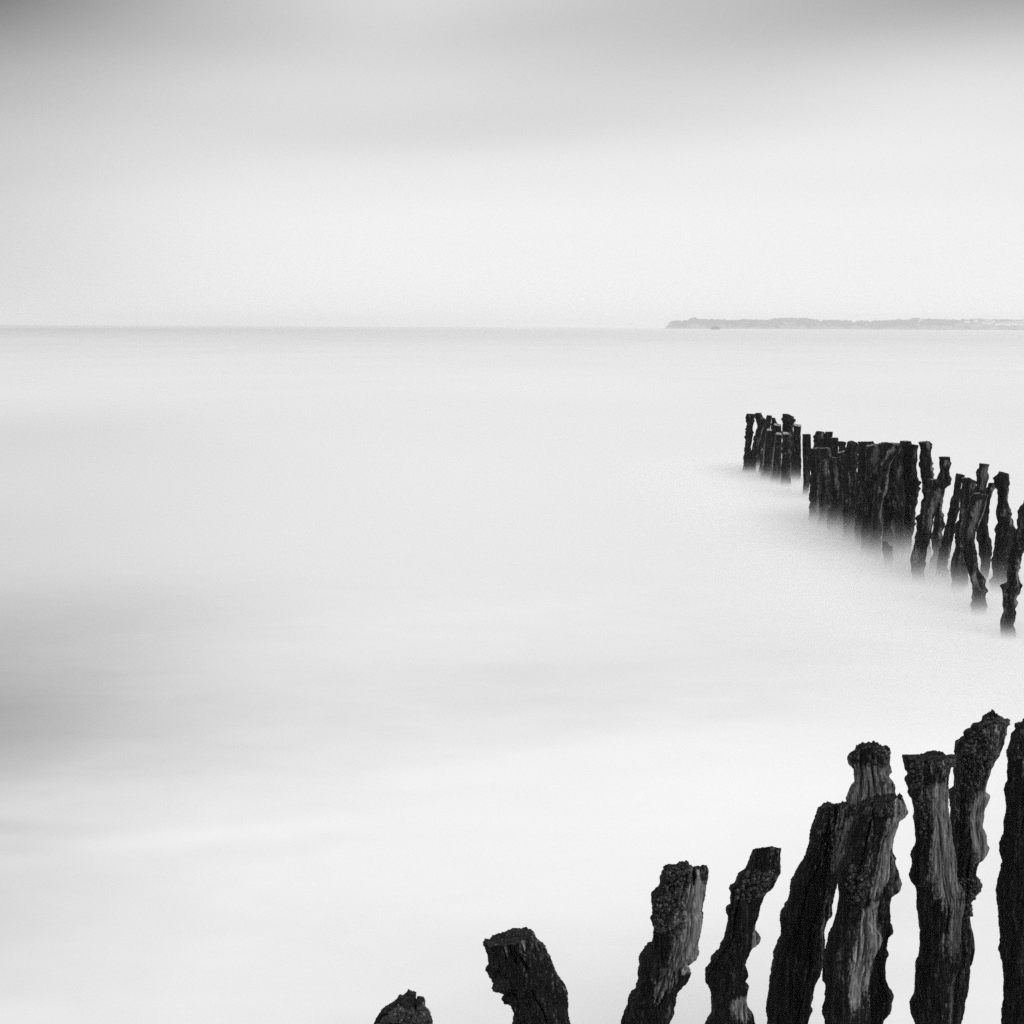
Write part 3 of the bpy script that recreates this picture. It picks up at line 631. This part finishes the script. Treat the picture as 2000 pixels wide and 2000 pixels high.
far_post("round-headed thick stake behind the bent forked stake",
    E([(500,320),(500,450),(495,560),(480,650),(475,740),(445,780),(440,900),(435,1050),(400,1150),(390,1250),(405,1340),(385,1440)]),
    E([(580,318),(640,360),(635,450),(600,600),(590,800),(570,1000),(575,1200),(550,1330),(520,1440)]), seed=55, bare=[(0.3,0.6,0.02,0.12,0.7)])
forked = far_post("bent stake forked at the top, its foot kicked out to the right",
    E([(640,470),(610,510),(580,600),(540,720),(520,830),(510,950),(520,1050),(530,1150),(565,1250),(590,1340),(610,1440),(610,1530),(595,1650)]),
    E([(710,482),(700,560),(668,650),(655,760),(630,850),(615,960),(630,1060),(650,1150),(680,1250),(720,1320),(740,1400),(765,1445),(740,1500),(742,1560),(720,1650)]), seed=56, bare=[(0.1,0.6,0.05,0.42,0.9)])
prong = make_post("fork_prong", None, None, None,
    E([(730,487),(715,600),(690,680),(650,760),(612,900),(600,1040),(612,1130)]), E([(760,492),(740,600),(720,680),(680,760),(645,850),(634,960),(640,1040),(650,1130)]),
    D=forked.location.y + 0.04, near=False, seed=57, bare=[(0.7,0.5,0.0,0.8,0.9)])
far_post("slim tall stake with a flared crown, standing highest behind the forked stake",
    E([(670,178),(680,215),(660,240),(648,290),(660,350),(650,400),(640,440),(640,800),(680,1000),(690,1200),(680,1330)]),
    E([(790,188),(775,220),(765,270),(778,328),(760,350),(750,400),(745,470),(750,700),(740,740),(775,830),(780,900),(795,980),(795,1100),(780,1200),(760,1300),(740,1370)]), seed=58, bare=[(0.2,0.7,0.0,0.2,0.9)], top_rough=0.4)
far_post("short dark stake leaning right, wedged behind the flared-crown stake",
    E([(765,372),(750,430),(740,520),(720,640),(710,760),(700,1000),(690,1270)]), E([(825,372),(842,418),(815,442),(795,500),(780,590),(768,700),(760,900),(750,1270)]), seed=59, top_rough=0.3)
far_post("stake with a hammer-shaped head and swollen base, second from the right edge",
    E([(870,258),(850,290),(815,320),(830,370),(850,430),(855,550),(850,640),(838,690),(855,760),(835,830),(835,930),(815,1020),(820,1080),(800,1150),(800,1250),(790,1400)]),
    E([(915,262),(970,280),(975,330),(965,400),(972,440),(960,520),(970,650),(985,770),(1015,820),(1030,860),(1010,950),(970,1150),(950,1300),(930,1430)]), seed=60, bare=[(0.6,0.3,0.12,0.5,0.6)])
far_post("nearest stake of the far breakwater, leaning out of the right edge above a knuckle",
    E([(1105,545),(1110,570),(1080,610),(1065,660),(1080,690),(1065,760),(1045,830),(1030,900),(1000,1000),(960,1100),(945,1150),(960,1250),(965,1320),(960,1365),(885,1388),(900,1450),(910,1550),(905,1650),(885,1700),(878,1770),(880,1890)]),
    E([(1240,540),(1230,700),(1200,830),(1150,950),(1119,1060),(1095,1080),(1090,1180),(1100,1220),(1070,1250),(1062,1360),(1085,1380),(1075,1430),(1040,1480),(1020,1600),(1030,1660),(1010,1720),(1010,1780),(1045,1830),(1040,1890)]), seed=61)
# the prong belongs to the forked stake
prong.location = prong.location - forked.location
prong.parent = forked
for k in ("label", "category", "group"):
    if k in prong: del prong[k]
for ch in list(prong.children): ch.name = "sawn_top"

# ------------------------------------------------------------------ far headland
HD = 6000.0
prof = [(1297,638.6),(1299,632),(1305,629),(1312,625.5),(1340,625.5),(1345,624),(1350,621),(1355,620),(1360,621.5),(1365,623),(1390,624),(1410,624.5),(1420,626),(1440,625.5),(1450,624),(1470,625),(1500,624.5),(1508,624),(1511,621.5),(1525,620.8),(1545,620.3),(1575,620.8),(1581,623.5),(1600,624.5),(1625,626),(1660,626.3),(1715,626.5),(1745,626.0),(1755,623),(1765,625),(1775,624),(1782,621.5),(1800,621.5),(1820,621.5),(1840,623.5),(1862,624),(1870,626),(1890,624.5),(1910,623),(1935,624.5),(1960,623),(2000,624.5),(2200,622),(2500,620)]
def land_z(px, dpx=0.0):
    y = np.interp(px, [p[0] for p in prof], [p[1] for p in prof])
    return float(at_depth(px, y, HD)[2])
def land_x(px): return float(at_depth(px, 638, HD)[0])
cols = np.arange(1297, 2501, 2.0)
sect = [(-60, -0.04), (0, 0.02), (15, 0.22), (60, 0.42), (140, 0.62), (240, 0.80), (340, 0.84), (600, 0.6), (900, 0.1), (950, -0.05)]
lv = []; lf = []
xs = np.array([land_x(c) for c in cols]); zs = np.array([max(0.5, land_z(c)) for c in cols])
endtaper = np.clip((cols - 1296) / 10.0, 0.1, 1)
for j, (dy, fz) in enumerate(sect):
    p = np.stack([xs * 0.012, np.full(len(xs), dy * 0.012), np.full(len(xs), 0.3)], 1)
    nz = fbm(p, 3)
    for i in range(len(cols)):
        lv.append((xs[i] * (1 + dy / HD), HD + dy * endtaper[i] + 25 * nz[i] * (0 if j in (0, 9) else 1), max(-2.0, zs[i] * fz * (1 + 0.12 * nz[i])) if fz > 0 else -2.0))
nc = len(cols)
for j in range(len(sect) - 1):
    for i in range(nc - 1):
        a = j * nc + i; lf.append((a, a + 1, a + nc + 1, a + nc))
land = mesh_obj("headland", lv, lf, M_LAND, smooth=True)
tag(land, "low wooded headland fading in the haze on the horizon", kind="structure")
# tree crowns covering it: one far mass
hr = random.Random(5)
ico = bmesh.new(); bmesh.ops.create_icosphere(ico, subdivisions=2, radius=1.0)
iv = np.array([v.co[:] for v in ico.verts]); ifc = np.array([[v.index for v in f.verts] for f in ico.faces]); ico.free()
cvs, cfs = [], []; off = 0
HOUSES = [(1799,627.5,9,5),(1787,621.0,14,4),(1881,627,8,5),(1888,629,9,4),(1899,622.5,8,4),(1905,627,7,4),(1914,625.5,8,4.5),(1921,631,8,4),(1926,628.5,9,5),(1931,632,7,4),(1937,629.5,8,5),(1941,626,7,4),(1947,634,8,4),(1951,630.5,9,4),(1957,632.5,8,4),(1962,629.5,22,3),(1968,634,8,3.5),(1973,631,12,4),(1979,628.5,9,4),(1984,633.5,9,4),(1989,630,8,4.5),(1994,634,8,4),(1998,629,9,4)]
def sect_z(f_y):   # fraction of ridge height at distance behind the shore
    return np.interp(f_y, [s[0] for s in sect], [s[1] for s in sect])
def add_crown(px, dy, r, zfac=1.0):
    global off
    x = land_x(px) * (HD + dy) / HD; y = HD + dy
    gz = max(0.0, land_z(px) * sect_z(dy))
    s = np.array([hr.uniform(0.9, 1.5), hr.uniform(0.9, 1.3), hr.uniform(0.65, 1.0)]) * r
    rad = 1 + 0.35 * noise3(iv * 1.7 + hr.random() * 50)
    v = iv * rad[:, None] * s + np.array([x, y, gz + 0.45 * r * zfac])
    cvs.append(v); cfs.append(ifc + off); off += len(iv)
for k in range(2300):
    px = hr.uniform(1310, 2040)
    dy = hr.choice([hr.uniform(10, 120), hr.uniform(120, 330), hr.uniform(230, 340)])
    town = px > 1862
    if town and (hr.random() < 0.45 or 40 < dy < 250): continue
    if noise3(np.array([[px * 0.035, dy * 0.012, 0.7]]))[0] < -0.18: continue
    r = hr.uniform(3.5, 8.5) * (0.6 if dy < 60 else 1.0) * min(1.0, (px - 1300) / 30 + 0.15)
    add_crown(px, dy, r)
# dark clumps on the skyline above the town
for c0, c1, n in ((1868, 1880, 10), (1886, 1902, 14), (1918, 1930, 9), (1944, 1972, 34), (1974, 2010, 26), (1750, 1760, 6), (1806, 1816, 8), (1535, 1552, 14), (1348, 1360, 8)):
    for k in range(n): add_crown(hr.uniform(c0, c1), hr.uniform(260, 320), hr.uniform(4, 6.5), 1.5)
wood = mesh_obj("woodland", np.concatenate(cvs), np.concatenate(cfs), M_TREES)
tag(wood, "hazy mass of trees covering the far headland", "woodland", kind="stuff")
for px, py, wpx, hpx in HOUSES:
    # sit each house on the slope where its picture height meets the ground
    zt = at_depth(px, py, HD)[2]; dys = np.linspace(5, 330, 60)
    best = min(dys, key=lambda d: abs(max(0, land_z(px) * sect_z(d)) - (zt - 2.5)))
    gz = max(0.0, land_z(px) * sect_z(best)); Y = HD + best - 6; X = land_x(px) * Y / HD
    w_, h_, d_ = wpx * HD / F / 2 * 1.15, max(8.0, hpx * HD / F * 1.0), 5.0
    e = bpy.data.objects.new("house", None); COL.objects.link(e); e.location = (X, Y, gz)
    lone = px == 1799; block = px == 1787; long_ = px == 1962
    if lone: lab, gp = "lone pale house amid the dark woods of the far headland", None
    elif block: lab, gp = "low flat building on the wooded crest of the far headland", None
    elif long_: lab, gp = "long low pale building among the houses at the far headland's right end", None
    else: lab, gp = "tiny pale house with slate roof in the hazy town at the far headland's right end", "houses of the far town"
    tag(e, lab, "house", gp)
    z0 = -6.0
    bv = [(-w_, -d_, z0), (w_, -d_, z0), (w_, d_, z0), (-w_, d_, z0), (-w_, -d_, h_), (w_, -d_, h_), (w_, d_, h_), (-w_, d_, h_), (-w_, 0, h_ + 3), (w_, 0, h_ + 3)]
    mesh_obj("wall", bv, [(0, 1, 5, 4), (1, 2, 6, 9, 5), (2, 3, 7, 6), (3, 0, 4, 8, 7)], M_HWALL, parent=e, smooth=False)
    o_ = 0.5
    rv = [(-w_ - o_, -d_ - o_, h_ - 0.1), (w_ + o_, -d_ - o_, h_ - 0.1), (w_ + o_, 0, h_ + 3.3), (-w_ - o_, 0, h_ + 3.3), (w_ + o_, d_ + o_, h_ - 0.1), (-w_ - o_, d_ + o_, h_ - 0.1)]
    rf = [(0, 1, 2, 3), (3, 2, 4, 5)]
    mesh_obj("roof", rv, rf, M_HROOF, parent=e, smooth=False)
# small rock islet off the point
ID = 4300.0
ip = at_depth(1397, 641, ID)
v = iv * (1 + 0.45 * noise3(iv * 1.6 + 4.2))[:, None] * np.array([15.0, 10.0, 9.0])
isl = mesh_obj("rock_islet", v, ifc, M_ROCK, smooth=False)
isl.location = (ip[0], ID, 1.0)
tag(isl, "small dark rock islet in the water before the far headland's point", "rock")

# ------------------------------------------------------------------ sea mist round the breakwater and the haze of the air
a0 = np.array([E([(960, 1890)])[0][0], E([(960, 1890)])[0][1]]); p0 = at_depth(a0[0], a0[1], depth_on_water(*a0))
b0 = A([(200, 1520)])[0]; p1 = at_depth(b0[0], b0[1], depth_on_water(*b0))
print("groyne ends", p0, p1)
axis = (p1 - p0)[:2]; Lg = float(np.linalg.norm(axis)); ang = math.atan2(axis[1], axis[0])
mist_mat = bpy.data.materials.new("sea_mist"); mist_mat.use_nodes = True
t = mist_mat.node_tree; t.nodes.clear()
out = N(t, "ShaderNodeOutputMaterial"); pv = N(t, "ShaderNodeVolumePrincipled")
pv.inputs["Color"].default_value = (0.975, 0.975, 0.975, 1); pv.inputs["Anisotropy"].default_value = 0.0
LK(t, pv.outputs[0], out.inputs["Volume"])
tcn = N(t, "ShaderNodeTexCoord"); sp = N(t, "ShaderNodeSeparateXYZ"); LK(t, tcn.outputs["Object"], sp.inputs[0])
MW, MH = 6.5, 1.3
nz = N(t, "ShaderNodeTexNoise", in_Scale=0.45, in_Detail=1.0); LK(t, tcn.outputs["Object"], nz.inputs["Vector"])
pm = at_depth(1700, 1070, depth_on_water(1700, 1070)); xm = float(np.dot((pm - p0)[:2], axis / Lg))
gx = MATH(t, "DIVIDE", MATH(t, "SUBTRACT", sp.outputs[0], xm), 6.5)
thick = MATH(t, "EXPONENT", MATH(t, "MULTIPLY", MATH(t, "MULTIPLY", gx, gx), -1.0))
scale_h = MATH(t, "ADD", MATH(t, "ADD", 0.035, MATH(t, "MULTIPLY", thick, 0.16)), MATH(t, "MULTIPLY", nz.outputs["Fac"], 0.16))
hgt = MATH(t, "EXPONENT", MATH(t, "MULTIPLY", MATH(t, "DIVIDE", sp.outputs[2], scale_h), -1.0))
def edge_fade(sock, lo, hi, soft):
    aa_ = N(t, "ShaderNodeMapRange", interpolation_type="SMOOTHSTEP"); LK(t, sock, aa_.inputs[0]); aa_.inputs[1].default_value = lo; aa_.inputs[2].default_value = lo + soft
    bb_ = N(t, "ShaderNodeMapRange", interpolation_type="SMOOTHSTEP"); LK(t, sock, bb_.inputs[0]); bb_.inputs[1].default_value = hi; bb_.inputs[2].default_value = hi - soft
    return MATH(t, "MULTIPLY", aa_.outputs[0], bb_.outputs[0])
dens = MATH(t, "MULTIPLY", hgt, edge_fade(sp.outputs[0], -10, Lg + 8, 9))
dens = MATH(t, "MULTIPLY", dens, MATH(t, "EXPONENT", MATH(t, "MULTIPLY", MATH(t, "MULTIPLY", sp.outputs[1], sp.outputs[1]), -0.12)))
dens = MATH(t, "MULTIPLY", dens, edge_fade(sp.outputs[2], -1.0, MH, 0.7))
LK(t, MATH(t, "MULTIPLY", dens, MATH(t, "SUBTRACT", 4.6, MATH(t, "MULTIPLY", thick, 2.9))), pv.inputs["Density"])
mist_mat.cycles.volume_step_rate = 0.12
def box(name, lo, hi, mat):
    v = [(x, y, z) for z in (lo[2], hi[2]) for y in (lo[1], hi[1]) for x in (lo[0], hi[0])]
    f = [(0, 2, 3, 1), (4, 5, 7, 6), (0, 1, 5, 4), (1, 3, 7, 5), (3, 2, 6, 7), (2, 0, 4, 6)]
    return mesh_obj(name, v, f, mat, smooth=False)
mist = box("sea_mist", (-10, -MW, -0.02), (Lg + 8, MW, MH), mist_mat)
mist.location = (p0[0], p0[1], 0); mist.rotation_euler = (0, 0, ang)
tag(mist, "low white veil of blurred surf round the feet of the far breakwater", "mist", kind="stuff")

hz = bpy.data.materials.new("haze"); hz.use_nodes = True
t = hz.node_tree; t.nodes.clear()
out = N(t, "ShaderNodeOutputMaterial"); pv = N(t, "ShaderNodeVolumePrincipled", in_Density=0.00017)
pv.inputs["Color"].default_value = (0.98, 0.98, 0.98, 1)
LK(t, pv.outputs[0], out.inputs["Volume"])
haze = box("haze", (-16400, -16400, -3.5), (16400, 16400, 75), hz)
tag(haze, "thin pale sea haze filling the air", kind="stuff")
